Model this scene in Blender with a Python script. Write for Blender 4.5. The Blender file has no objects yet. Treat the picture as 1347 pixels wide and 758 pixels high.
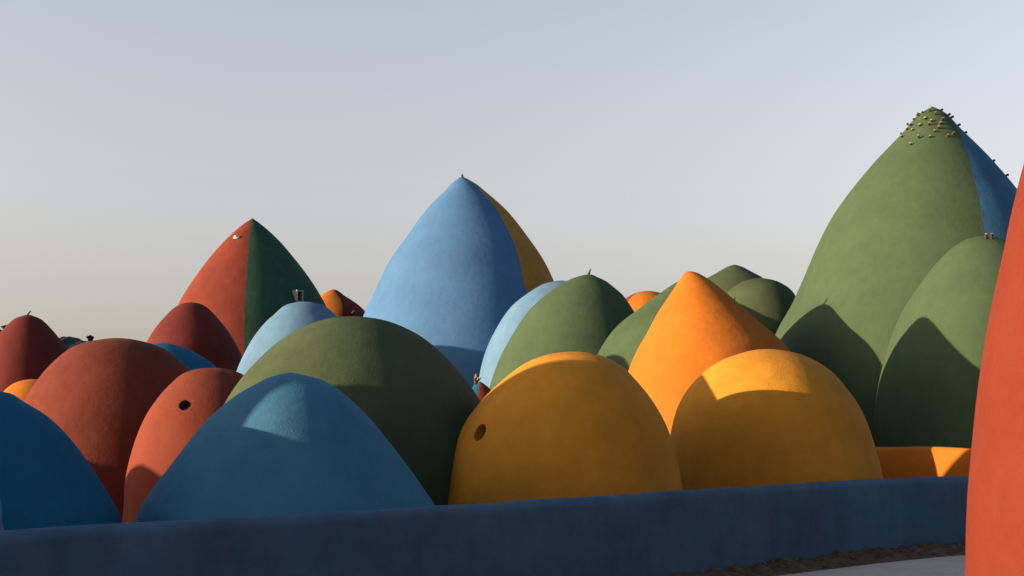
import bpy, bmesh, math, random
from mathutils import Vector, noise, Matrix
from mathutils.bvhtree import BVHTree

random.seed(7)
S = bpy.context.scene
COL = S.collection
R = math.radians

# ------------------------------------------------------------------ camera
F, CX, HY, CZ = 1600.0, 673.5, 549.0, 2.0        # the photograph's own pixels: focal length, centre column, horizon row, eye height
cam_d = bpy.data.cameras.new('camera')
cam_d.sensor_width = 36.0
cam_d.lens = F / 1347 * 36.0
cam_d.shift_y = (HY - 379) / 1347
cam_d.clip_end = 20000
cam = bpy.data.objects.new('camera', cam_d)
cam.location = (0, 0, CZ)
cam.rotation_euler = (R(90), 0, 0)
COL.objects.link(cam)
S.camera = cam

# ------------------------------------------------------------------ light
SUN_M, SUN_K = 0.27, 0.155                        # towards the sun: one step left is SUN_M nearer and SUN_K higher
to_sun = Vector((-1, -SUN_M, SUN_K)).normalized()
sun_el = math.asin(to_sun.z)
sun_rot = math.atan2(to_sun.x, to_sun.y)
W = bpy.data.worlds.new('World')
S.world = W
W.use_nodes = True
nt = W.node_tree
bg = nt.nodes['Background']
sky = nt.nodes.new('ShaderNodeTexSky')
sky.sky_type = 'NISHITA'
sky.sun_disc = False
sky.sun_elevation = sun_el
sky.sun_rotation = sun_rot
sky.altitude = 0
sky.air_density = 1.0
sky.dust_density = 2.2
sky.ozone_density = 2.5
# pale dusty band near the horizon, clearer and bluer overhead, the same all the way round
tc = nt.nodes.new('ShaderNodeTexCoord')
sx = nt.nodes.new('ShaderNodeSeparateXYZ')
nt.links.new(tc.outputs['Generated'], sx.inputs[0])
hsv = nt.nodes.new('ShaderNodeHueSaturation')
sat = nt.nodes.new('ShaderNodeMapRange')
sat.inputs[1].default_value = 0.15; sat.inputs[2].default_value = 0.75
sat.inputs[3].default_value = 0.5; sat.inputs[4].default_value = 1.0
nt.links.new(sx.outputs['Z'], sat.inputs[0])
nt.links.new(sat.outputs[0], hsv.inputs['Saturation'])
nt.links.new(sky.outputs[0], hsv.inputs['Color'])
tint = nt.nodes.new('ShaderNodeValToRGB')
er = tint.color_ramp
er.elements[0].position = 0.0; er.elements[0].color = (1.03, 0.86, 0.865, 1)
er.elements[1].position = 0.62; er.elements[1].color = (0.95, 0.98, 1.0, 1)
e = er.elements.new(0.13); e.color = (1.035, 0.87, 0.80, 1)
e = er.elements.new(0.33); e.color = (1.23, 1.05, 0.93, 1)
nt.links.new(sx.outputs['Z'], tint.inputs[0])
mul = nt.nodes.new('ShaderNodeVectorMath'); mul.operation = 'MULTIPLY'
nt.links.new(hsv.outputs[0], mul.inputs[0]); nt.links.new(tint.outputs[0], mul.inputs[1])
nt.links.new(mul.outputs[0], bg.inputs['Color'])
bg.inputs['Strength'].default_value = 0.12

sl = bpy.data.lights.new('sun', 'SUN')
sl.energy = 5.0
sl.angle = R(0.55)
sl.color = (1.0, 0.80, 0.58)
so = bpy.data.objects.new('sun', sl)
so.rotation_euler = to_sun.to_track_quat('Z', 'Y').to_euler()
so.location = (-40, -10, 30)
COL.objects.link(so)

S.view_settings.view_transform = 'Standard'
S.view_settings.look = 'None'
S.view_settings.exposure = 1.48
S.view_settings.gamma = 1.0
S.cycles.max_bounces = 6


# ------------------------------------------------------------------ helpers
def tag(o, label=None, cat=None, group=None, kind=None):
    if label: o['label'] = label
    if cat: o['category'] = cat
    if group: o['group'] = group
    if kind: o['kind'] = kind
    return o


def link(name, me, m=None, parent=None):
    o = bpy.data.objects.new(name, me)
    COL.objects.link(o)
    if m is not None and me is not None and not me.materials:
        me.materials.append(m)
    if parent is not None:
        o.parent = parent
        o.matrix_parent_inverse = Matrix.Translation(-parent.location)
    return o


def empty(name, loc):
    o = bpy.data.objects.new(name, None)
    o.empty_display_size = 0.3
    o.location = loc
    COL.objects.link(o)
    return o


def mesh_from(name, verts, faces, smooth=True):
    me = bpy.data.meshes.new(name)
    me.from_pydata([tuple(v) for v in verts], [], faces)
    me.update()
    if smooth:
        me.polygons.foreach_set('use_smooth', [True] * len(me.polygons))
    return me


def px2w(px, py, Y):
    return Vector(((px - CX) / F * Y, Y, CZ + (HY - py) / F * Y))


def ray(px, py):
    return Vector(((px - CX) / F, 1.0, (HY - py) / F)).normalized()


def catmull(pts, n):
    """smooth curve through tuples (centripetal), ends extrapolated by the caller"""
    out = []
    P = [Vector(p) for p in pts]
    for i in range(1, len(P) - 2):
        p0, p1, p2, p3 = P[i-1], P[i], P[i+1], P[i+2]
        t0 = 0.0
        t1 = t0 + max((p1-p0).length, 1e-6) ** 0.5
        t2 = t1 + max((p2-p1).length, 1e-6) ** 0.5
        t3 = t2 + max((p3-p2).length, 1e-6) ** 0.5
        k = max(2, int(math.ceil((p2-p1).length * n)))
        for j in range(k):
            t = t1 + (t2-t1) * j / k
            A1 = p0*((t1-t)/(t1-t0)) + p1*((t-t0)/(t1-t0))
            A2 = p1*((t2-t)/(t2-t1)) + p2*((t-t1)/(t2-t1))
            A3 = p2*((t3-t)/(t3-t2)) + p3*((t-t2)/(t3-t2))
            B1 = A1*((t2-t)/(t2-t0)) + A2*((t-t0)/(t2-t0))
            B2 = A2*((t3-t)/(t3-t1)) + A3*((t-t1)/(t3-t1))
            out.append(B1*((t2-t)/(t2-t1)) + B2*((t-t1)/(t2-t1)))
    out.append(P[-2])
    return out


# ------------------------------------------------------------------ materials
def nodes(name):
    m = bpy.data.materials.new(name)
    m.use_nodes = True
    t = m.node_tree
    b = t.nodes['Principled BSDF']
    return m, t, b


def paint(name, col, rough=0.88, mott=0.16, relief=1.0, dust=0.05, dustcol=(0.20, 0.15, 0.11), spec=0.12):
    """lime-plaster paint: mottled brush coats, faint coil courses, run marks, fine sand grain"""
    m, t, b = nodes(name)
    N, L = t.nodes.new, t.links.new
    geo = N('ShaderNodeNewGeometry')
    # broad mottling
    n1 = N('ShaderNodeTexNoise'); n1.inputs['Scale'].default_value = 0.9; n1.inputs['Detail'].default_value = 5
    n1.inputs['Roughness'].default_value = 0.6
    L(geo.outputs['Position'], n1.inputs['Vector'])
    r1 = N('ShaderNodeMapRange'); r1.inputs[1].default_value = 0.3; r1.inputs[2].default_value = 0.7
    r1.inputs[3].default_value = 1 - mott; r1.inputs[4].default_value = 1 + mott * 0.7
    L(n1.outputs['Fac'], r1.inputs[0])
    # vertical run marks
    mp = N('ShaderNodeMapping'); mp.inputs['Scale'].default_value = (4.5, 4.5, 0.45)
    L(geo.outputs['Position'], mp.inputs['Vector'])
    n2 = N('ShaderNodeTexNoise'); n2.inputs['Scale'].default_value = 1.0; n2.inputs['Detail'].default_value = 6
    L(mp.outputs[0], n2.inputs['Vector'])
    r2 = N('ShaderNodeMapRange'); r2.inputs[1].default_value = 0.3; r2.inputs[2].default_value = 0.75
    r2.inputs[3].default_value = 1 - mott * 0.4; r2.inputs[4].default_value = 1 + mott * 0.35
    L(n2.outputs['Fac'], r2.inputs[0])
    mu = N('ShaderNodeMath'); mu.operation = 'MULTIPLY'
    L(r1.outputs[0], mu.inputs[0]); L(r2.outputs[0], mu.inputs[1])
    sc = N('ShaderNodeVectorMath'); sc.operation = 'SCALE'
    sc.inputs[0].default_value = col
    L(mu.outputs[0], sc.inputs['Scale'])
    # thin dust film in patches
    n3 = N('ShaderNodeTexNoise'); n3.inputs['Scale'].default_value = 2.3; n3.inputs['Detail'].default_value = 8
    n3.inputs['Roughness'].default_value = 0.7
    L(geo.outputs['Position'], n3.inputs['Vector'])
    r3 = N('ShaderNodeMapRange'); r3.inputs[1].default_value = 0.45; r3.inputs[2].default_value = 0.8
    r3.inputs[3].default_value = 0.0; r3.inputs[4].default_value = dust
    L(n3.outputs['Fac'], r3.inputs[0])
    mx = N('ShaderNodeMix'); mx.data_type = 'RGBA'
    L(r3.outputs[0], mx.inputs[0]); L(sc.outputs[0], mx.inputs[6]); mx.inputs[7].default_value = (*dustcol, 1)
    L(mx.outputs[2], b.inputs['Base Color'])
    b.inputs['Roughness'].default_value = rough
    b.inputs['Specular IOR Level'].default_value = spec
    # sand grain and trowel passes also show faintly in the colour
    g1 = N('ShaderNodeTexNoise'); g1.inputs['Scale'].default_value = 60; g1.inputs['Detail'].default_value = 4
    L(geo.outputs['Position'], g1.inputs['Vector'])
    g2 = N('ShaderNodeTexNoise'); g2.inputs['Scale'].default_value = 7; g2.inputs['Detail'].default_value = 6; g2.inputs['Distortion'].default_value = 0.6
    L(geo.outputs['Position'], g2.inputs['Vector'])
    ga = N('ShaderNodeMath'); ga.operation = 'ADD'
    L(g1.outputs['Fac'], ga.inputs[0]); L(g2.outputs['Fac'], ga.inputs[1])
    gr = N('ShaderNodeMapRange'); gr.inputs[1].default_value = 0.6; gr.inputs[2].default_value = 1.4
    gr.inputs[3].default_value = 0.93; gr.inputs[4].default_value = 1.07
    L(ga.outputs[0], gr.inputs[0])
    gs = N('ShaderNodeVectorMath'); gs.operation = 'SCALE'
    L(mx.outputs[2], gs.inputs[0]); L(gr.outputs[0], gs.inputs['Scale'])
    L(gs.outputs[0], b.inputs['Base Color'])
    # relief: trowel waves + sand grain + coil courses
    n4 = N('ShaderNodeTexNoise'); n4.inputs['Scale'].default_value = 5; n4.inputs['Detail'].default_value = 4
    L(geo.outputs['Position'], n4.inputs['Vector'])
    bp1 = N('ShaderNodeBump'); bp1.inputs['Distance'].default_value = 0.03 * relief; bp1.inputs['Strength'].default_value = 0.35
    L(n4.outputs['Fac'], bp1.inputs['Height'])
    n5 = N('ShaderNodeTexNoise'); n5.inputs['Scale'].default_value = 38; n5.inputs['Detail'].default_value = 6
    n5.inputs['Roughness'].default_value = 0.7
    L(geo.outputs['Position'], n5.inputs['Vector'])
    bp2 = N('ShaderNodeBump'); bp2.inputs['Distance'].default_value = 0.010 * relief; bp2.inputs['Strength'].default_value = 0.5
    L(n5.outputs['Fac'], bp2.inputs['Height']); L(bp1.outputs[0], bp2.inputs['Normal'])
    wv = N('ShaderNodeTexWave'); wv.bands_direction = 'Z'; wv.inputs['Scale'].default_value = 0.95
    wv.inputs['Distortion'].default_value = 2.2; wv.inputs['Detail'].default_value = 3; wv.inputs['Detail Scale'].default_value = 0.8
    L(geo.outputs['Position'], wv.inputs['Vector'])
    bp3 = N('ShaderNodeBump'); bp3.inputs['Distance'].default_value = 0.012 * relief; bp3.inputs['Strength'].default_value = 0.2
    L(wv.outputs['Fac'], bp3.inputs['Height']); L(bp2.outputs[0], bp3.inputs['Normal'])
    L(bp3.outputs[0], b.inputs['Normal'])
    return m


def plain(name, col, rough=0.7, metal=0.0, spec=0.3, ns=20.0, var=0.2):
    m, t, b = nodes(name)
    N, L = t.nodes.new, t.links.new
    geo = N('ShaderNodeNewGeometry')
    n = N('ShaderNodeTexNoise'); n.inputs['Scale'].default_value = ns; n.inputs['Detail'].default_value = 5
    L(geo.outputs['Position'], n.inputs['Vector'])
    r = N('ShaderNodeMapRange'); r.inputs[3].default_value = 1 - var; r.inputs[4].default_value = 1 + var
    L(n.outputs['Fac'], r.inputs[0])
    sc = N('ShaderNodeVectorMath'); sc.operation = 'SCALE'; sc.inputs[0].default_value = col
    L(r.outputs[0], sc.inputs['Scale']); L(sc.outputs[0], b.inputs['Base Color'])
    b.inputs['Roughness'].default_value = rough
    b.inputs['Metallic'].default_value = metal
    b.inputs['Specular IOR Level'].default_value = spec
    bp = N('ShaderNodeBump'); bp.inputs['Distance'].default_value = 0.01; bp.inputs['Strength'].default_value = 0.5
    L(n.outputs['Fac'], bp.inputs['Height']); L(bp.outputs[0], b.inputs['Normal'])
    return m


M = {
    'terracotta': paint('terracotta_paint', (0.130, 0.0245, 0.0105)),
    'brick': paint('brick_red_paint', (0.104, 0.0195, 0.0095)),
    'red': paint('red_paint', (0.122, 0.0210, 0.0105)),
    'darkred': paint('dark_red_paint', (0.086, 0.0125, 0.009)),
    'near_red': paint('coral_red_paint', (0.118, 0.0178, 0.0078), mott=0.06, dust=0.04),
    'green': paint('olive_green_paint', (0.039, 0.061, 0.028), mott=0.10),
    'green_low': paint('moss_green_paint', (0.041, 0.056, 0.025)),
    'deepgreen': paint('deep_green_paint', (0.018, 0.050, 0.030)),
    'blue': paint('sky_blue_paint', (0.046, 0.112, 0.210), mott=0.09),
    'pale_blue': paint('pale_blue_paint', (0.074, 0.142, 0.212), dust=0.05),
    'mid_blue': paint('mid_blue_paint', (0.037, 0.125, 0.190), dust=0.05),
    'steel_blue': paint('steel_blue_paint', (0.032, 0.098, 0.165), dust=0.05),
    'deep_blue': paint('deep_blue_paint', (0.006, 0.078, 0.142), dust=0.03),
    'yellow': paint('ochre_yellow_paint', (0.390, 0.160, 0.014), dust=0.03),
    'orange': paint('orange_paint', (0.320, 0.092, 0.008), dust=0.03),
    'brown_yellow': paint('brown_ochre_paint', (0.270, 0.130, 0.020)),
    'wall_blue': paint('wall_blue_paint', (0.044, 0.088, 0.136), mott=0.25, dust=0.45, dustcol=(0.10, 0.095, 0.10), relief=1.3),
}
M_GLASS = plain('dark_window_glass', (0.012, 0.014, 0.02), rough=0.3, spec=0.2, var=0.05)
M_RIM = plain('window_rim_metal', (0.02, 0.012, 0.01), rough=0.5)
M_PEG = plain('weathered_pole', (0.035, 0.025, 0.016), rough=0.8)
M_PEGEND = plain('cut_pole_end', (0.30, 0.18, 0.08), rough=0.8)
M_TWIG = plain('dry_twig', (0.08, 0.035, 0.02), rough=0.9)
M_LAMP = plain('lamp_enamel', (0.32, 0.29, 0.26), rough=0.4)
M_FRAME = plain('galvanised_frame', (0.17, 0.18, 0.19), rough=0.5)


# ------------------------------------------------------------------ domes
DOMES = {}


class Dome:
    pass


def dome(key, Y, rows, mat, label, round_top=True, seams=None, cat='dome', name='dome_house', base_k=1.06, wob=0.012,
         group='painted plaster domes', apex=None):
    """rows: (y, x_left, x_right) outline of the dome as seen from the eye point, top first.
    Each row becomes a full ring of the body of revolution at depth Y, so the dome is a closed round shell.
    seams: None or (mat2, [(y, azimuth_deg)...], width_deg): from the first seam clockwise the second paint."""
    prof = []
    for (py, xl, xr) in rows:
        al, ar = math.atan((xl-CX)/F), math.atan((xr-CX)/F)
        mid, ha = (al+ar)/2, (ar-al)/2
        dist = Y / math.cos(mid)
        prof.append((math.tan(mid)*Y, dist*math.sin(ha), CZ+(HY-py)/F*Y))
    ax = apex[0] if apex else (rows[0][1]+rows[0][2])/2
    ay = apex[1] if apex else rows[0][0]
    top = ((ax-CX)/F*Y, 0.0, CZ+(HY-ay)/F*Y)
    if prof[0][1] > 0.02 or not apex:
        P = [top] + (prof if apex else prof[1:])
    else:
        P = [top] + prof
    # foot
    lx, lr, lz = P[-1]
    P.append((lx, lr*base_k, -0.05))
    if round_top:
        g0 = (2*P[0][0]-P[1][0], -P[1][1], P[1][2])
    else:
        g0 = tuple(2*P[0][i]-P[1][i] for i in range(3))
    g1 = (P[-1][0], P[-1][1]*1.0, P[-1][2]-0.8)
    curve = catmull([g0]+P+[g1], 10 if Y < 22 else 6)
    curve[0][1] = 0.0
    bx, bz = P[-1][0], 0.0
    toc = math.atan2(-Y, -bx)                      # azimuth that looks back at the eye
    NA = 176 if Y < 26 else 128
    seed = Vector((len(DOMES)*13.7, 3.1, 7.7))
    rmax = max(c[1] for c in curve)
    amp = wob*rmax

    def pt(c, a):
        ang = toc + a
        p = Vector((c[0]+c[1]*math.cos(ang), Y+c[1]*math.sin(ang), c[2]))
        q = p*(0.55/max(rmax, 0.3)*1.6) + seed
        d = noise.noise(q)*amp + noise.noise(q*3.1)*amp*0.35
        e = Vector((math.cos(ang), math.sin(ang), 0.25))
        fall = min(1.0, c[1]/(0.3*rmax)+0.05)
        return p + e*d*fall

    def build(aa, bb):
        """strip of the shell between azimuth functions aa(z) and bb(z)"""
        n = max(24, int(NA*abs(bb(curve[-1][2])-aa(curve[-1][2]))/(2*math.pi)))
        full = abs(abs(bb(0)-aa(0))-2*math.pi) < 1e-6
        vs, fs = [], []
        tipv = Vector((curve[0][0], Y, curve[0][2]))
        vs.append(tipv)
        cols = n if full else n+1
        for c in curve[1:]:
            a0, a1 = aa(c[2]), bb(c[2])
            for j in range(cols):
                vs.append(pt(c, a0+(a1-a0)*j/n))
        for j in range(n):
            j2 = (j+1) % cols
            fs.append((0, 1+j, 1+j2))
        nr = len(curve)-1
        for i in range(nr-1):
            for j in range(n):
                j2 = (j+1) % cols
                a, b = 1+i*cols, 1+(i+1)*cols
                fs.append((a+j, b+j, b+j2, a+j2))
        return vs, fs

    D = Dome()
    D.Y, D.curve, D.toc, D.pt = Y, curve, toc, pt
    D.loc = Vector((bx, Y, 0))
    if seams is None:
        v, f = build(lambda z: -math.pi, lambda z: math.pi)
        D.parts = [(mesh_from('shell', v, f), M[mat], None)]
    else:
        mat2, sm, width = seams
        sz = sorted([(CZ+(HY-y)/F*Y, R(a)) for y, a in sm])

        def s1(z):
            if z <= sz[0][0]: return sz[0][1]
            for (z0, a0), (z1, a1) in zip(sz, sz[1:]):
                if z <= z1: return a0+(a1-a0)*(z-z0)/(z1-z0)
            return sz[-1][1]
        s1 = (lambda f_: lambda z: f_(z)+0.010*noise.noise(Vector((z*1.7, 3.0, Y)))+0.006*noise.noise(Vector((z*6.0, 8.0, Y))))(s1)
        s2 = lambda z: s1(z)+R(width)
        s3 = lambda z: s1(z)+2*math.pi
        v, f = build(s1, s2)
        v2, f2 = build(s2, s3)
        D.parts = [(mesh_from('painted_side', v, f), M[mat2], mat2), (mesh_from('painted_side', v2, f2), M[mat], mat)]
    D.bvh = None
    allv, allf = [], []
    for me, _, _ in D.parts:
        o = len(allv)
        allv += [v.co.copy() for v in me.vertices]
        allf += [tuple(o+k for k in p.vertices) for p in me.polygons]
    D.bvh = BVHTree.FromPolygons(allv, allf)
    D.label, D.cat, D.group, D.name = label, cat, group, name
    D.extras = []
    D.holes = []
    DOMES[key] = D
    return D


def hit(D, px, py):
    loc, nor, _, _ = D.bvh.ray_cast(Vector((0, 0, CZ)), ray(px, py))
    if loc is None:
        return None, None
    if nor.dot(ray(px, py)) > 0: nor = -nor
    return loc, nor


def frame(n):
    n = n.normalized()
    u = Vector((0, 0, 1)).cross(n)
    if u.length < 1e-3: u = Vector((1, 0, 0))
    u.normalize()
    return u, n.cross(u).normalized(), n


def cut_porthole(D, px, py, rad, depth):
    """open a round hole in the shell with a plastered reveal running inwards"""
    loc, nor = hit(D, px, py)
    me = D.parts[0][0]
    u, v, n = frame(nor)
    bm = bmesh.new(); bm.from_mesh(me)
    kill = [f for f in bm.faces if any((w.co-loc).length < rad*1.35 for w in f.verts) or (f.calc_center_median()-loc).length < rad*1.5]
    bmesh.ops.delete(bm, geom=kill, context='FACES')
    near = [e for e in bm.edges if e.is_boundary and (e.verts[0].co-loc).length < rad*6+0.3]
    NS = 48
    rings = []
    specs = [(rad*1.10, 0.004), (rad*1.02, 0.000), (rad, -0.012), (rad*0.97, -depth*0.5), (rad*0.95, -depth)]
    for q, (rr, h) in enumerate(specs):
        ring = []
        for k in range(NS):
            a = 2*math.pi*k/NS
            p = loc+(u*math.cos(a)+v*math.sin(a))*rr
            if q < 3:
                c, cn, _, _ = D.bvh.find_nearest(p)
                p = c+n*h
            else:
                p = p+n*h
            ring.append(bm.verts.new(p))
        rings.append(ring)
    ee = [bm.edges.new((rings[0][k], rings[0][(k+1) % NS])) for k in range(NS)]
    bmesh.ops.bridge_loops(bm, edges=near+ee)
    for a, b in zip(rings, rings[1:]):
        for k in range(NS):
            bm.faces.new((a[k], a[(k+1) % NS], b[(k+1) % NS], b[k]))
    bmesh.ops.recalc_face_normals(bm, faces=bm.faces)
    for f in bm.faces: f.smooth = True
    bm.to_mesh(me); bm.free()
    return loc, (u, v, n)


def disc_mesh(name, loc, fr, rad, bulge, off, seg=32, rings=5):
    u, v, n = fr
    vs = [loc+n*(off+bulge)]
    fs = []
    for i in range(1, rings+1):
        t = i/rings
        for k in range(seg):
            a = 2*math.pi*k/seg
            vs.append(loc+(u*math.cos(a)+v*math.sin(a))*rad*t+n*(off+bulge*math.cos(t*math.pi/2)))
    for k in range(seg):
        fs.append((0, 1+k, 1+(k+1) % seg))
    for i in range(rings-1):
        for k in range(seg):
            a, b = 1+i*seg, 1+(i+1)*seg
            fs.append((a+k, b+k, b+(k+1) % seg, a+(k+1) % seg))
    return mesh_from(name, vs, fs)


def torus_mesh(name, loc, fr, R0, r, off, seg=40, sub=10):
    u, v, n = fr
    vs, fs = [], []
    for i in range(seg):
        a = 2*math.pi*i/seg
        d = u*math.cos(a)+v*math.sin(a)
        for j in range(sub):
            b = 2*math.pi*j/sub
            vs.append(loc+d*(R0+r*math.cos(b))+n*(off+r*math.sin(b)))
    for i in range(seg):
        for j in range(sub):
            i2, j2 = (i+1) % seg, (j+1) % sub
            fs.append((i*sub+j, i2*sub+j, i2*sub+j2, i*sub+j2))
    return mesh_from(name, vs, fs)


def stick_mesh(name, pts, radii, seg=8, cap_mat=None):
    """a tube through points; the last face is the cut end"""
    vs, fs = [], []
    P = [Vector(p) for p in pts]
    for i, p in enumerate(P):
        d = (P[min(i+1, len(P)-1)]-P[max(i-1, 0)]).normalized()
        u = d.cross(Vector((0.3, 0.2, 1)))
        if u.length < 1e-3: u = d.cross(Vector((1, 0, 0)))
        u.normalize(); w = d.cross(u)
        for k in range(seg):
            a = 2*math.pi*k/seg
            vs.append(p+(u*math.cos(a)+w*math.sin(a))*radii[i])
    for i in range(len(P)-1):
        for k in range(seg):
            fs.append((i*seg+k, i*seg+(k+1) % seg, (i+1)*seg+(k+1) % seg, (i+1)*seg+k))
    fs.append(tuple((len(P)-1)*seg+k for k in range(seg)))
    fs.append(tuple(reversed(range(seg))))
    return mesh_from(name, vs, fs, smooth=False)


def add_part(D, name, me, mats, label=None, kids=()):
    D.extras.append((name, me, mats, label, kids))


def add_peg(D, loc, nor, length, r):
    d = (nor+Vector((random.uniform(-.12, .12), random.uniform(-.12, .12), random.uniform(-0.05, .12)))).normalized()
    me = stick_mesh('peg', [loc-d*0.06, loc+d*length], [r, r*0.95], 10)
    me.materials.append(M_PEG); me.materials.append(M_PEGEND)
    me.polygons[-2].material_index = 1
    add_part(D, 'peg', me, None)


# --- rows are (y, x_left, x_right) of the outline
def sym(c, lst):
    return [(y, c-h, c+h) for y, h in lst]


# front row, behind the blue wall
dome('A2', 11.6, sym(-52, [(618, 0), (624, 26), (640, 47), (660, 62), (685, 72), (700, 78)]), 'pale_blue',
     'low light blue dome, only a sliver showing at the left picture edge above the wall')
dome('A', 12.6, [(513, -24, -20), (517, -60, 12), (528, -98, 30) , (548, -125, 62), (580, -155, 94), (612, -182, 118), (645, -205, 138), (688, -232, 160)], 'deep_blue',
     'deep blue dome at far left behind the wall, cut off by the picture edge', apex=(-30, 511))
dome('B1', 14.2, [(491, 376, 388), (494, 363, 402), (499, 349, 422), (504, 340, 432), (515, 320, 449), (529, 300, 465), (551, 275, 488), (575, 254, 508), (609, 227, 534), (644, 199, 558), (676, 179, 577)], 'mid_blue',
     'broad mid blue dome in shade just behind the wall, a pale patch at its top', apex=(382, 490))
YL = dome('Y1', 16.8, [(464, 736, 772), (470, 710, 797), (482, 686, 820), (500, 663, 838), (525, 637, 858), (560, 611, 878), (600, 596, 890), (640, 586, 898), (662, 581, 900)], 'yellow',
     'ochre yellow dome behind the wall with a small round hole on its left side', apex=(757, 463))
dome('Y2', 19.2, [(460, 995, 1022), (465, 972, 1048), (475, 945, 1072), (490, 924, 1094), (510, 905, 1112), (535, 891, 1130), (565, 883, 1144), (600, 879, 1155), (632, 877, 1163)], 'yellow',
     'ochre yellow dome at right of centre with a bright sunlit band across its top', apex=(1009, 460))
# second row
R2 = dome('R2', 21.0, sym(280, [(484, 0), (486, 22), (492, 40), (505, 56), (520, 70), (545, 87), (583, 103), (625, 114), (685, 120)]), 'terracotta',
     'terracotta dome with one black round window, squeezed between larger red and blue domes')
dome('G1', 18.0, sym(465, [(417, 0), (421, 38), (432, 68), (448, 95), (473, 124), (498, 147), (528, 168), (565, 186), (600, 198), (680, 214)]), 'green_low',
     'broad rounded moss green dome behind the mid blue dome, left of centre')
dome('R1', 24.5, sym(156, [(445, 0), (448, 28), (457, 58), (475, 83), (500, 106), (534, 128), (570, 141), (620, 152), (690, 158)]), 'brick',
     'wide rounded terracotta dome at left with a dark right flank and no window')
D5 = dome('R5', 22.0, sym(632, [(502, 0), (508, 9), (520, 20), (540, 31), (570, 42)]), 'red',
     'tiny red and blue dome tip with dry twigs between moss green and yellow domes', round_top=False,
     seams=('deep_blue', [(520, -75)], 65))
GM = dome('G2', 36.0, [(362, 768, 780), (365, 757, 786), (370, 745, 797), (380, 729, 810), (389, 717, 820), (409, 696, 834), (423, 686, 843), (470, 659, 866), (515, 643, 880), (560, 634, 888)], 'green',
     'rounded green dome with a reddish twig at its tip, right of the blue peak', apex=(774, 362))
dome('O1', 26.2, [(358, 902, 913), (360, 899, 919), (369, 893, 934), (387, 881, 956), (408, 867, 980), (430, 855, 1006), (443, 848, 1021), (460, 838, 1038), (491, 825, 1052), (540, 812, 1066)], 'orange',
     'pointed bright orange dome between the two yellow domes, sunlit on its left face', apex=(907, 357))
dome('LB', 28.0, sym(401, [(397, 0), (400, 19), (404, 29), (416, 42), (425, 52), (449, 70), (488, 89), (520, 97)]), 'pale_blue',
     'pale blue dome between the red and green peak and the broad moss green dome')
dome('B3', 28.5, sym(213, [(451, 0), (453, 15), (458, 32), (464, 45), (481, 70), (510, 88)]), 'deep_blue',
     'saturated blue dome showing as a thin curved band between three red domes')
dome('LB2', 38.0, sym(738, [(369, 0), (371, 12), (374, 24), (383, 40), (404, 66), (438, 88), (468, 101), (506, 109)]), 'pale_blue',
     'pale blue dome mostly hidden behind the rounded green dome, right of the big blue peak')
E = dome('E', 28.6, sym(1293, [(311, 0), (314, 20), (323, 37), (338, 55), (356, 71), (399, 102), (440, 120), (478, 131), (515, 138), (585, 148)]), 'green',
     'green dome in front of the tallest peak, half in shadow, beside the near red dome')
D3 = dome('D3', 31.2, sym(907, [(366, 0), (369, 12), (376, 25), (388, 42), (400, 58), (430, 97), (466, 122), (510, 140)]), 'green',
     'green dome hidden behind the pointed orange dome, only its left slope showing')
dome('Y0', 29.5, sym(46, [(499, 0), (500, 14), (505, 29), (518, 44), (540, 56)]), 'orange',
     'small orange dome in the gap below the leftmost dark red peak')
R0 = dome('R0', 31.5, sym(37, [(414, 0), (416, 8), (420, 18), (430, 29), (440, 38), (457, 50), (500, 68)]), 'darkred',
     'dark red pointed dome with a twig at its tip, leftmost peak of the village')
dome('R4', 36.9, sym(252, [(398, 0), (401, 15), (407, 24), (416, 33), (434, 48), (450, 58), (475, 69), (500, 77)]), 'darkred',
     'dark red rounded dome overlapping the left foot of the red and green peak')
G = dome('G', 34.0, sym(1226, [(140, 0), (146, 11), (153, 21), (168, 34), (183, 48), (212, 76), (249, 107), (286, 133), (323, 152), (368, 171), (399, 185), (434, 204), (500, 226), (560, 236)]), 'green',
     'tallest peak, green with a blue right side and short poles sticking out round its tip', round_top=False, apex=(1222, 139),
     seams=('steel_blue', [(150, 62), (168, 56), (205, 37), (253, 29), (305, 26), (400, 24)], 120))
P1 = dome('P1', 50.0, sym(332, [(287, 0), (297, 14), (315, 34), (328, 46), (353, 66), (376, 82), (391, 91), (400, 96), (450, 114), (500, 126)]), 'red',
     'tall pointed dome painted red on the left and deep green on the right', round_top=False,
     seams=('deepgreen', [(300, -6), (391, -6), (455, -6)], 160))
dome('F2', 38.0, sym(999, [(366, 0), (368, 14), (371, 24), (380, 39), (388, 46), (430, 62)]), 'green_low',
     'low dark green dome left of the tallest peak, in front of a greyer peak')
P3 = dome('P3', 43.0, [(234, 604, 612), (244, 592, 629), (250, 587, 636), (277, 561, 666), (311, 536, 693), (345, 511, 716), (379, 494, 732), (415, 477, 747), (450, 468, 758), (500, 458, 768)], 'blue',
     'big pointed sky blue dome with an ochre stripe down its right side', round_top=False, apex=(608, 232),
     seams=('brown_yellow', [(244, 43), (311, 40), (349, 38), (381, 36)], 130))
dome('F', 41.0, sym(966, [(348, 0), (351, 9), (360, 25), (368, 39), (400, 72)]), 'green_low',
     'grey green peak behind the pointed orange dome, left of the tallest peak', round_top=False)
P2 = dome('P2', 56.0, [(381, 436, 441), (384, 429, 447), (388, 423, 452), (395, 413, 463), (407, 398, 478), (425, 386, 490)], 'orange',
     'small orange dome, its red side darkened as shade, right of the red and green peak', apex=(438, 381),
     seams=('darkred', [(390, 24), (416, 14)], 130))  # red side; the darker paint puts its shade into the colour
dome('FO', 50.0, sym(852, [(383, 0), (385, 14), (391, 27), (405, 40), (430, 50)]), 'orange',
     'small far orange dome with a red left flank, just right of the rounded green dome',
     seams=('red', [(383, -125), (405, -125)], 78))
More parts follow.
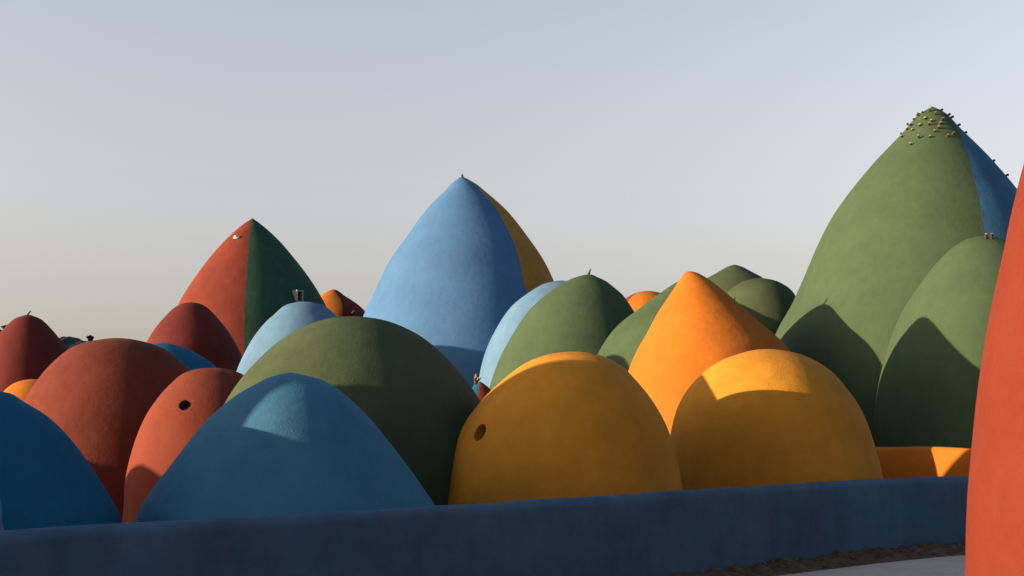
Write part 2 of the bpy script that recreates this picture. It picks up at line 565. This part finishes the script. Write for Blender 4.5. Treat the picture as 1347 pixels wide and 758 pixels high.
# the big near one
NR = dome('NR', 10.5, [(-40, 1440, 1640), (60, 1397, 1683), (140, 1366, 1714), (201, 1347, 1733), (260, 1332, 1748), (327, 1318, 1762), (380, 1306.5, 1773), (455, 1294, 1786), (530, 1284, 1796), (594, 1277, 1803), (659, 1272, 1808), (760, 1269, 1811)], 'near_red',
     'coral red dome in the foreground filling the right picture edge, in front of the wall', round_top=False, apex=(1540, -230), base_k=1.0, wob=0.008)


def shade_dome(key, x, y, r, h, mat, label, p=0.75):
    """an unseen dome, added to cast shade on the things in view"""
    D = Dome()
    n, na = 44, 96
    vs, fs = [Vector((x, y, h))], []
    for i in range(1, n+1):
        t = i/n
        z = h*(1-t)
        rr = r*math.sin(t*math.pi/2)**p
        for k in range(na):
            a = 2*math.pi*k/na
            vs.append(Vector((x+rr*math.cos(a), y+rr*math.sin(a), z)))
    for k in range(na): fs.append((0, 1+k, 1+(k+1) % na))
    for i in range(n-1):
        for k in range(na):
            a, b = 1+i*na, 1+(i+1)*na
            fs.append((a+k, b+k, b+(k+1) % na, a+(k+1) % na))
    D.parts = [(mesh_from('shell', vs, fs), M[mat], None)]
    D.loc = Vector((x, y, 0)); D.bvh = None; D.extras = []
    D.label, D.cat, D.group, D.name = label, 'dome', 'painted plaster domes', 'dome_house'
    DOMES[key] = D
    return D


shade_dome('X1', -9.4, 13.19, 2.48, 4.46, 'yellow', 'unseen yellow dome added left of the picture to throw shade over the front row', 0.69)  # added out of view; its shadow falls across the front row
shade_dome('X2', -10.2, 9.35, 2.6, 4.12, 'terracotta', 'unseen terracotta dome added left of the picture for its shade, nearer than the yellow one')  # added out of view to shade the blue domes at left

shade_dome('X3', -15.0, 17.5, 2.3, 2.62, 'red', 'unseen low red dome added left of the picture for its shade, behind the yellow one')  # added out of view for the shadow low on the windowed dome
shade_dome('H1', 4.3, 22.25, 0.80, 2.75, 'yellow', 'small low yellow dome added out of sight behind the right yellow dome, for its shadow', 0.5)  # added unseen so that its shadow lands on the courtyard wall
shade_dome('X4', -15.5, 20.5, 2.2, 2.45, 'green', 'unseen low green dome added left of the picture for its shade, farthest of four')  # added out of view for the shadow low on the brick dome

# ------------------------------------------------------------------ things on the domes
# round hole in the yellow dome, glazed porthole in the terracotta one
loc, fr = cut_porthole(YL, 631, 569, 0.118, 0.34)
add_part(YL, 'window_glass', disc_mesh('window_glass', loc, fr, 0.118, 0.004, -0.31), M_GLASS)
loc, fr = cut_porthole(R2, 243, 533, 0.104, 0.12)
add_part(R2, 'window_rim', torus_mesh('window_rim', loc, fr, 0.104, 0.007, -0.004), M_RIM)
add_part(R2, 'window_glass', disc_mesh('window_glass', loc, fr, 0.103, 0.015, -0.10), M_GLASS)

# poles on the tallest peak: where the photo shows them, seen against the shell
for (px, py) in [(1184, 178), (1198, 191), (1201, 172), (1210, 166), (1222, 165), (1223, 181), (1234, 169), (1236.5, 163), (1246, 180),
                 (1253, 177), (1209, 182), (1230, 151), (1223, 147), (1239, 158), (1217, 157), (1191, 168), (1214, 149), (1203, 158),
                 (1196, 163), (1208, 153), (1225, 160), (1229, 174)]:
    l, n = hit(G, px, py)
    if l is None:
        l, n = hit(G, px + (3 if px < 1222 else -3), py + 3)
    if l is not None:
        add_peg(G, l, n, random.uniform(0.06, 0.11), random.uniform(0.026, 0.040))
for zz, az in [(10.55, 100), (10.3, 82), (10.4, 95), (10.1, 88), (9.85, 95), (9.1, 92), (8.55, 86), (10.5, -95), (10.25, -85), (10.0, -100), (10.55, 160), (10.3, -150)]:
    c = min(G.curve, key=lambda q: abs(q[2]-zz))
    p = G.pt(c, R(az)); a = G.toc+R(az)
    add_peg(G, p, Vector((math.cos(a), math.sin(a), 0.5)).normalized(), 0.085, 0.034)
for (px, py) in [(1297, 314), (1304, 314)]:
    l, n = hit(E, px, py)
    if l is not None: add_peg(E, l, (n+Vector((0, -0.2, .7))).normalized(), 0.12, 0.036)
l, n = hit(P2, 463, 413)
if l is not None: add_peg(P2, l, n, 0.2, 0.05)


def twigs(D, px, py, n, h, r, mat=None, spread=0.6):
    base = px2w(px, py, D.Y)
    c, _, _, _ = D.bvh.find_nearest(base)
    for i in range(n):
        a = random.uniform(0, 6.28)
        d = Vector((math.cos(a)*spread, math.sin(a)*spread, 1)).normalized()
        k = Vector((random.uniform(-.4, .4), random.uniform(-.3, .3), 0))
        hh = h*random.uniform(0.6, 1.1)
        me = stick_mesh('twig', [c-d*0.03, c+d*hh*0.5, c+d*hh+k*hh*0.5], [r, r*0.8, r*0.5], 6)
        add_part(D, 'twig', me, mat or M_TWIG)


twigs(GM, 774, 363, 1, 0.24, 0.045)
twigs(R0, 37, 415, 1, 0.15, 0.03)
twigs(P3, 608, 233, 2, 0.09, 0.035, M_PEG, 1.2)
twigs(D3, 907, 367, 1, 0.17, 0.03)
twigs(D5, 626, 505, 4, 0.19, 0.026, M_PEGEND, 0.5)
twigs(D5, 622, 503, 3, 0.14, 0.022, M_TWIG, 0.6)

# lamp and vent box on the red and green peak
l, n = hit(P1, 311, 313)
u, v, nn = frame(n)
me = disc_mesh('lamp', l, (u*1.5, v*0.8, nn), 0.085, 0.11, 0.03, 24, 6)
add_part(P1, 'wall_lamp', me, M_LAMP)
add_part(P1, 'lamp_base', torus_mesh('lamp_base', l, (u*1.5, v*0.8, nn), 0.09, 0.015, 0.02, 24, 8), M_LAMP)
l, n = hit(P1, 391, 391)
u, v, nn = frame(n)
out = Vector((nn.x, nn.y, 0)).normalized()
uu = Vector((0, 0, 1)).cross(out).normalized()
up = Vector((0, 0, 1))


def box(vs, fs, c, ax, ay, az):
    o = len(vs)
    for sx in (-1, 1):
        for sy in (-1, 1):
            for sz in (-1, 1):
                vs.append(c+ax*sx+ay*sy+az*sz)
    for f in ((0, 1, 3, 2), (4, 6, 7, 5), (0, 4, 5, 1), (2, 3, 7, 6), (0, 2, 6, 4), (1, 5, 7, 3)):
        fs.append(tuple(o+k for k in f))


vs, fs = [], []
hw, hh, dp, tk = 0.13, 0.22, 0.15, 0.028
for s in (-1, 1):
    box(vs, fs, l+uu*s*hw+out*0.04+up*0.02, uu*tk, out*dp, up*hh)
box(vs, fs, l+up*(hh+0.02)+out*0.04, uu*(hw+tk), out*(dp+.004), up*tk)
box(vs, fs, l-up*(hh-0.02)+out*0.04, uu*(hw-tk-.002), out*dp, up*tk)
add_part(P1, 'window_frame', mesh_from('window_frame', vs, fs, False), M_FRAME)
vs, fs = [], []
box(vs, fs, l+out*0.02+up*0.02, uu*(hw-tk-.003), out*0.02, up*(hh-tk-.01))
add_part(P1, 'window_pane', mesh_from('window_pane', vs, fs, False), M_GLASS)

# ------------------------------------------------------------------ link domes
SIDE_WORDS = {'deepgreen': 'deep green right side', 'red': 'red side', 'brown_yellow': 'ochre right side', 'blue': 'sky blue side',
              'steel_blue': 'blue right side', 'green': 'green side', 'orange': 'orange side', 'darkred': 'red right side darkened as shade',
              'deep_blue': 'blue side'}
for key, D in DOMES.items():
    single = len(D.parts) == 1 and not D.extras
    if single:
        me, mt, _ = D.parts[0]
        for v_ in me.vertices: v_.co -= D.loc
        o = link(D.name, me, mt)
        o.location = D.loc
        tag(o, D.label, D.cat, D.group)
        continue
    root = empty(D.name, D.loc)
    tag(root, D.label, D.cat, D.group)
    for me, mt, side in D.parts:
        nm = 'painted_side' if side else 'shell'
        p = link(nm, me, mt, root)
        if side: p['label'] = SIDE_WORDS[side]
    for (nm, me, mt, lab, kids) in D.extras:
        p = link(nm, me, mt, root)
        if lab: p['label'] = lab

# ------------------------------------------------------------------ walls
def sweep_wall(name, path, H, T, mat, seedz, wob=0.02, n=7, topwob=0.012):
    pts = [Vector((p[0], p[1], (p[2] if len(p) > 2 else H))) for p in path]
    g0 = pts[0]*2-pts[1]; g1 = pts[-1]*2-pts[-2]
    c = catmull([g0]+pts+[g1], n)
    vs, fs = [], []
    sec = []
    rr = T*0.42
    NZ = 10
    for i in range(NZ): sec.append((-T/2, i/(NZ)*1.0, 0))
    for i in range(7):
        a = math.pi-(math.pi/2)*i/6
        sec.append((-T/2+rr+rr*math.cos(a), 1.0, rr*math.sin(a)-rr))
    for i in range(7):
        a = math.pi/2-(math.pi/2)*i/6
        sec.append((T/2-rr+rr*math.cos(a), 1.0, rr*math.sin(a)-rr))
    for i in range(NZ): sec.append((T/2, (NZ-1-i)/NZ, 0))
    m_ = len(sec)
    for i, p in enumerate(c):
        d = c[min(i+1, len(c)-1)]-c[max(i-1, 0)]
        d.z = 0; d.normalize()
        nrm = Vector((-d.y, d.x, 0))
        for (s, hz, dz) in sec:
            z = (p.z-rr)*hz+(dz+rr if hz == 1.0 else 0) if hz == 1.0 else (p.z-rr)*hz-(0.1 if hz == 0 else 0)
            q = Vector((p.x, p.y, 0))+nrm*s+Vector((0, 0, z))
            w = noise.noise(q*0.8+Vector((seedz, 0, 0)))*wob+noise.noise(q*2.7+Vector((seedz, 5, 0)))*wob*0.4
            q += nrm*w
            if hz == 1.0: q.z += noise.noise(Vector((p.x*1.3, p.y*1.3, seedz)))*topwob
            vs.append(q)
    for i in range(len(c)-1):
        for j in range(m_-1):
            fs.append((i*m_+j, i*m_+j+1, (i+1)*m_+j+1, (i+1)*m_+j))
    return mesh_from(name, vs, fs)


def wp(px, py, H=1.1):
    Yw = (CZ-H)*F/(py-HY)
    return ((px-CX)/F*Yw, Yw)


path = [(-16, 0.5), (-9.5, 5.6)]+[wp(*q) for q in [(0, 698), (160, 689), (380, 677), (570, 665.5), (750, 655), (930, 643.5), (1160, 630), (1275, 626.5)]]+[(9.5, 19.6), (14, 20.5)]
me = sweep_wall('boundary_wall', path, 1.1, 0.26, 'wall_blue', 4.0)
o = link('boundary_wall', me, M['wall_blue'])
tag(o, 'long low dark blue plastered wall running in front of the domes, rounded along its top', 'wall')

yw = [(5.3, 23.85, 1.40), (6.1, 23.6, 1.413), (6.9, 23.25, 1.43), (7.5, 23.0, 1.446), (7.93, 22.65, 1.448), (8.2, 22.25, 1.44), (8.6, 21.6, 1.43), (9.2, 20.9, 1.41), (9.9, 20.2, 1.39)]
me = sweep_wall('courtyard_wall', yw, 1.4, 0.2, 'orange', 9.0, wob=0.01, n=12)
o = link('courtyard_wall', me, M['orange'])
tag(o, 'low curved orange courtyard wall between the right yellow dome and the near red dome', 'wall')

# ------------------------------------------------------------------ ground
def ground_mat():
    m, t, b = nodes('red_soil')
    N, L = t.nodes.new, t.links.new
    geo = N('ShaderNodeNewGeometry')
    n = N('ShaderNodeTexNoise'); n.inputs['Scale'].default_value = 1.6; n.inputs['Detail'].default_value = 10; n.inputs['Roughness'].default_value = 0.7
    L(geo.outputs['Position'], n.inputs['Vector'])
    cr = N('ShaderNodeValToRGB')
    cr.color_ramp.elements[0].position = 0.3; cr.color_ramp.elements[0].color = (0.035, 0.020, 0.013, 1)
    cr.color_ramp.elements[1].position = 0.72; cr.color_ramp.elements[1].color = (0.12, 0.070, 0.043, 1)
    L(n.outputs['Fac'], cr.inputs[0]); L(cr.outputs[0], b.inputs['Base Color'])
    n2 = N('ShaderNodeTexNoise'); n2.inputs['Scale'].default_value = 22; n2.inputs['Detail'].default_value = 8
    L(geo.outputs['Position'], n2.inputs['Vector'])
    bp = N('ShaderNodeBump'); bp.inputs['Distance'].default_value = 0.05; bp.inputs['Strength'].default_value = 0.9
    L(n2.outputs['Fac'], bp.inputs['Height']); L(bp.outputs[0], b.inputs['Normal'])
    b.inputs['Roughness'].default_value = 0.95
    return m


M_SOIL = ground_mat()
me = mesh_from('ground', [(-4000, -4000, 0), (4000, -4000, 0), (4000, 6000, 0), (-4000, 6000, 0)], [(0, 1, 2, 3)], False)
tag(link('ground', me, M_SOIL), kind='structure')

# uneven soil verge banked against the wall
wallc = [Vector((p[0], p[1], 0)) for p in path]
edge = [Vector((1.6, 13.6, 0)), Vector((3.84, 15.40, 0)), Vector((5.15, 16.40, 0)), Vector((6.43, 17.20, 0)), Vector((9.5, 18.35, 0)), Vector((14, 19.2, 0))]
inner = [Vector((1.3, 14.25, 0)), Vector((3.3, 15.9, 0)), Vector((5.2, 17.55, 0)), Vector((6.9, 18.45, 0)), Vector((9.5, 19.5, 0)), Vector((14, 20.4, 0))]
ea = catmull([edge[0]*2-edge[1]]+edge+[edge[-1]*2-edge[-2]], 22)
def resample(c, n):
    L_ = [0]
    for a, b in zip(c, c[1:]): L_.append(L_[-1]+(b-a).length)
    out = []
    j = 0
    for i in range(n):
        s = L_[-1]*i/(n-1)
        while j < len(c)-2 and L_[j+1] < s: j += 1
        t = (s-L_[j])/max(L_[j+1]-L_[j], 1e-9)
        out.append(c[j].lerp(c[j+1], min(max(t, 0), 1)))
    return out
NEA, NEB = 420, 30
ea = resample(ea, NEA)
ia = resample(catmull([inner[0]*2-inner[1]]+inner+[inner[-1]*2-inner[-2]], 22), NEA)
vs, fs = [], []
for i in range(NEA):
    for j in range(NEB):
        t = j/(NEB-1)
        p = ea[i].lerp(ia[i], t*1.08)
        z = 0.03+0.07*t+noise.noise(p*3.1)*0.035+noise.noise(p*9.0)*0.028+noise.noise(p*23.0)*0.014
        z += max(0, noise.noise(p*5.2+Vector((9, 2, 0))))*0.09
        if j == 0: z = -0.02
        elif j == 1: z = min(z, 0.02)
        vs.append(Vector((p.x, p.y, z)))
for i in range(NEA-1):
    for j in range(NEB-1):
        fs.append((i*NEB+j, (i+1)*NEB+j, (i+1)*NEB+j+1, i*NEB+j+1))
M_VERGE = plain('loose_brown_soil', (0.085, 0.042, 0.022), rough=0.95, ns=9.0, var=0.75)
tag(link('verge', mesh_from('verge', vs, fs), M_VERGE), kind='structure')

# stones and clods lying on the verge, too small and many to count
rk = []
fk = []
rnd = random.Random(3)
for q in range(300):
    i = rnd.randrange(NEA); t = rnd.random()**0.8
    p = ea[i].lerp(ia[i], 0.05+t*0.9)
    s = rnd.choice([0.012, 0.015, 0.02, 0.032]) * rnd.uniform(0.7, 1.3)
    z = 0.04+0.07*t+noise.noise(p*3.1)*0.035
    o0 = len(rk)
    dirs = [(1, 0, 0), (0, 1, 0), (-1, 0, 0), (0, -1, 0), (0, 0, 0.8), (0, 0, -0.8)]
    for d in dirs:
        rk.append(p+Vector((d[0]*s*rnd.uniform(.7, 1.3), d[1]*s*rnd.uniform(.7, 1.3), z+d[2]*s*rnd.uniform(.6, 1.2))))
    for f in ((0, 1, 4), (1, 2, 4), (2, 3, 4), (3, 0, 4), (1, 0, 5), (2, 1, 5), (3, 2, 5), (0, 3, 5)):
        fk.append(tuple(o0+k for k in f))
o = link('gravel', mesh_from('gravel', rk, fk, False), plain('clods', (0.10, 0.055, 0.037), rough=0.95, ns=3, var=0.6))
tag(o, 'loose brown clods and small stones scattered on the soil verge', 'gravel', kind='stuff')

# concrete path in front of the verge
top = [p.copy() for p in resample(ea, 40)]
dirf = Vector((0.62, -0.78, 0))
vs, fs = [], []
n = len(top)
for p in top: vs.append(Vector((p.x, p.y, 0.052)))
for p in top: vs.append(Vector((p.x+14*dirf.x, p.y+14*dirf.y, 0.052)))
for p in top: vs.append(Vector((p.x, p.y, -0.02)))
for i in range(n-1):
    fs.append((i, i+n, i+n+1, i+1))
    fs.append((i, i+1, 2*n+i+1, 2*n+i))
M_PATH = paint('pale_concrete', (0.42, 0.33, 0.27), mott=0.10, dust=0.3, dustcol=(0.25, 0.2, 0.16), relief=0.5)
tag(link('path', mesh_from('path', vs, fs, False), M_PATH), kind='structure')

# ------------------------------------------------------------------ distant ridge
vs, fs = [], []
NX, NYY = 900, 14
Yh = 420.0
def ridge_px(px):
    pts = [(-400, 440), (-60, 434), (4, 433), (20, 436), (40, 444), (78, 445), (90, 442), (103, 445), (113, 449), (124, 450), (170, 462), (260, 478), (420, 500), (800, 520), (1300, 528), (2000, 530)]
    if px <= pts[0][0]: return pts[0][1]
    for (a, ya), (b, yb) in zip(pts, pts[1:]):
        if px <= b: return ya+(yb-ya)*(px-a)/(b-a)
    return pts[-1][1]
for i in range(NX):
    px = -400+2200*i/(NX-1)
    H = (HY-ridge_px(px))/F*Yh+CZ
    x = (px-CX)/F*Yh
    H += noise.noise(Vector((px*0.09, 1, 0)))*1.1+noise.noise(Vector((px*0.23, 3, 0)))*0.9
    for j in range(NYY):
        t = j/(NYY-1)
        prof = math.sin(min(t/0.5, 1)*math.pi/2) if t <= 0.5 else math.cos((t-0.5)*math.pi)
        y = Yh-60+120*t
        vs.append((x, y, H*prof*(1+0.05*noise.noise(Vector((x*.05, y*.05, 2))))-0.3))
for i in range(NX-1):
    for j in range(NYY-1):
        fs.append((i*NYY+j, (i+1)*NYY+j, (i+1)*NYY+j+1, i*NYY+j+1))
tag(link('hills', mesh_from('hills', vs, fs), plain('dark_rock', (0.014, 0.016, 0.020), rough=0.95, ns=0.15, var=0.5)), kind='structure')

# two bushy trees on the ridge
M_LEAF = plain('dark_leaves', (0.018, 0.022, 0.016), rough=0.9, ns=2, var=0.4)
M_BARK = plain('bark', (0.08, 0.06, 0.045), rough=0.9)
def far_tree(px, py, w, h, label):
    Yt = Yh-2
    base = px2w(px, py, Yt)
    t = empty('tree', base)
    tag(t, label, 'tree', 'dark trees on the far ridge')
    link('trunk', stick_mesh('trunk', [base-Vector((0, 0, 2.5)), base+Vector((.1, 0, h*.3)), base+Vector((.2, 0, h*.7))], [0.25, 0.2, 0.1], 7), M_BARK, t)
    vs, fs = [], []
    rn = random.Random(int(px))
    for q in range(420):
        d = Vector((rn.gauss(0, 1), rn.gauss(0, 1), rn.gauss(0, 1))).normalized()*rn.random()**0.4
        c = base+Vector((d.x*w*(1+0.4*math.sin(d.z*5)), d.y*w, h*0.6+d.z*h*0.45))
        s = 0.28*rn.uniform(.6, 1.4)
        a = Vector((rn.gauss(0, 1), rn.gauss(0, 1), rn.gauss(0, 1))).normalized()*s
        b = a.cross(Vector((rn.gauss(0, 1), rn.gauss(0, 1), rn.gauss(0, 1)))).normalized()*s
        o0 = len(vs)
        vs += [c+a, c+b, c-a, c-b]; fs.append((o0, o0+1, o0+2, o0+3))
    link('crown', mesh_from('crown', vs, fs, False), M_LEAF, t)
far_tree(119, 450, 1.0, 2.2, 'tiny dark tree on the ridge beside the wide terracotta dome')
far_tree(7, 434, 1.0, 1.4, 'tiny dark tree on the ridge at the left picture edge beside the dark red peak')
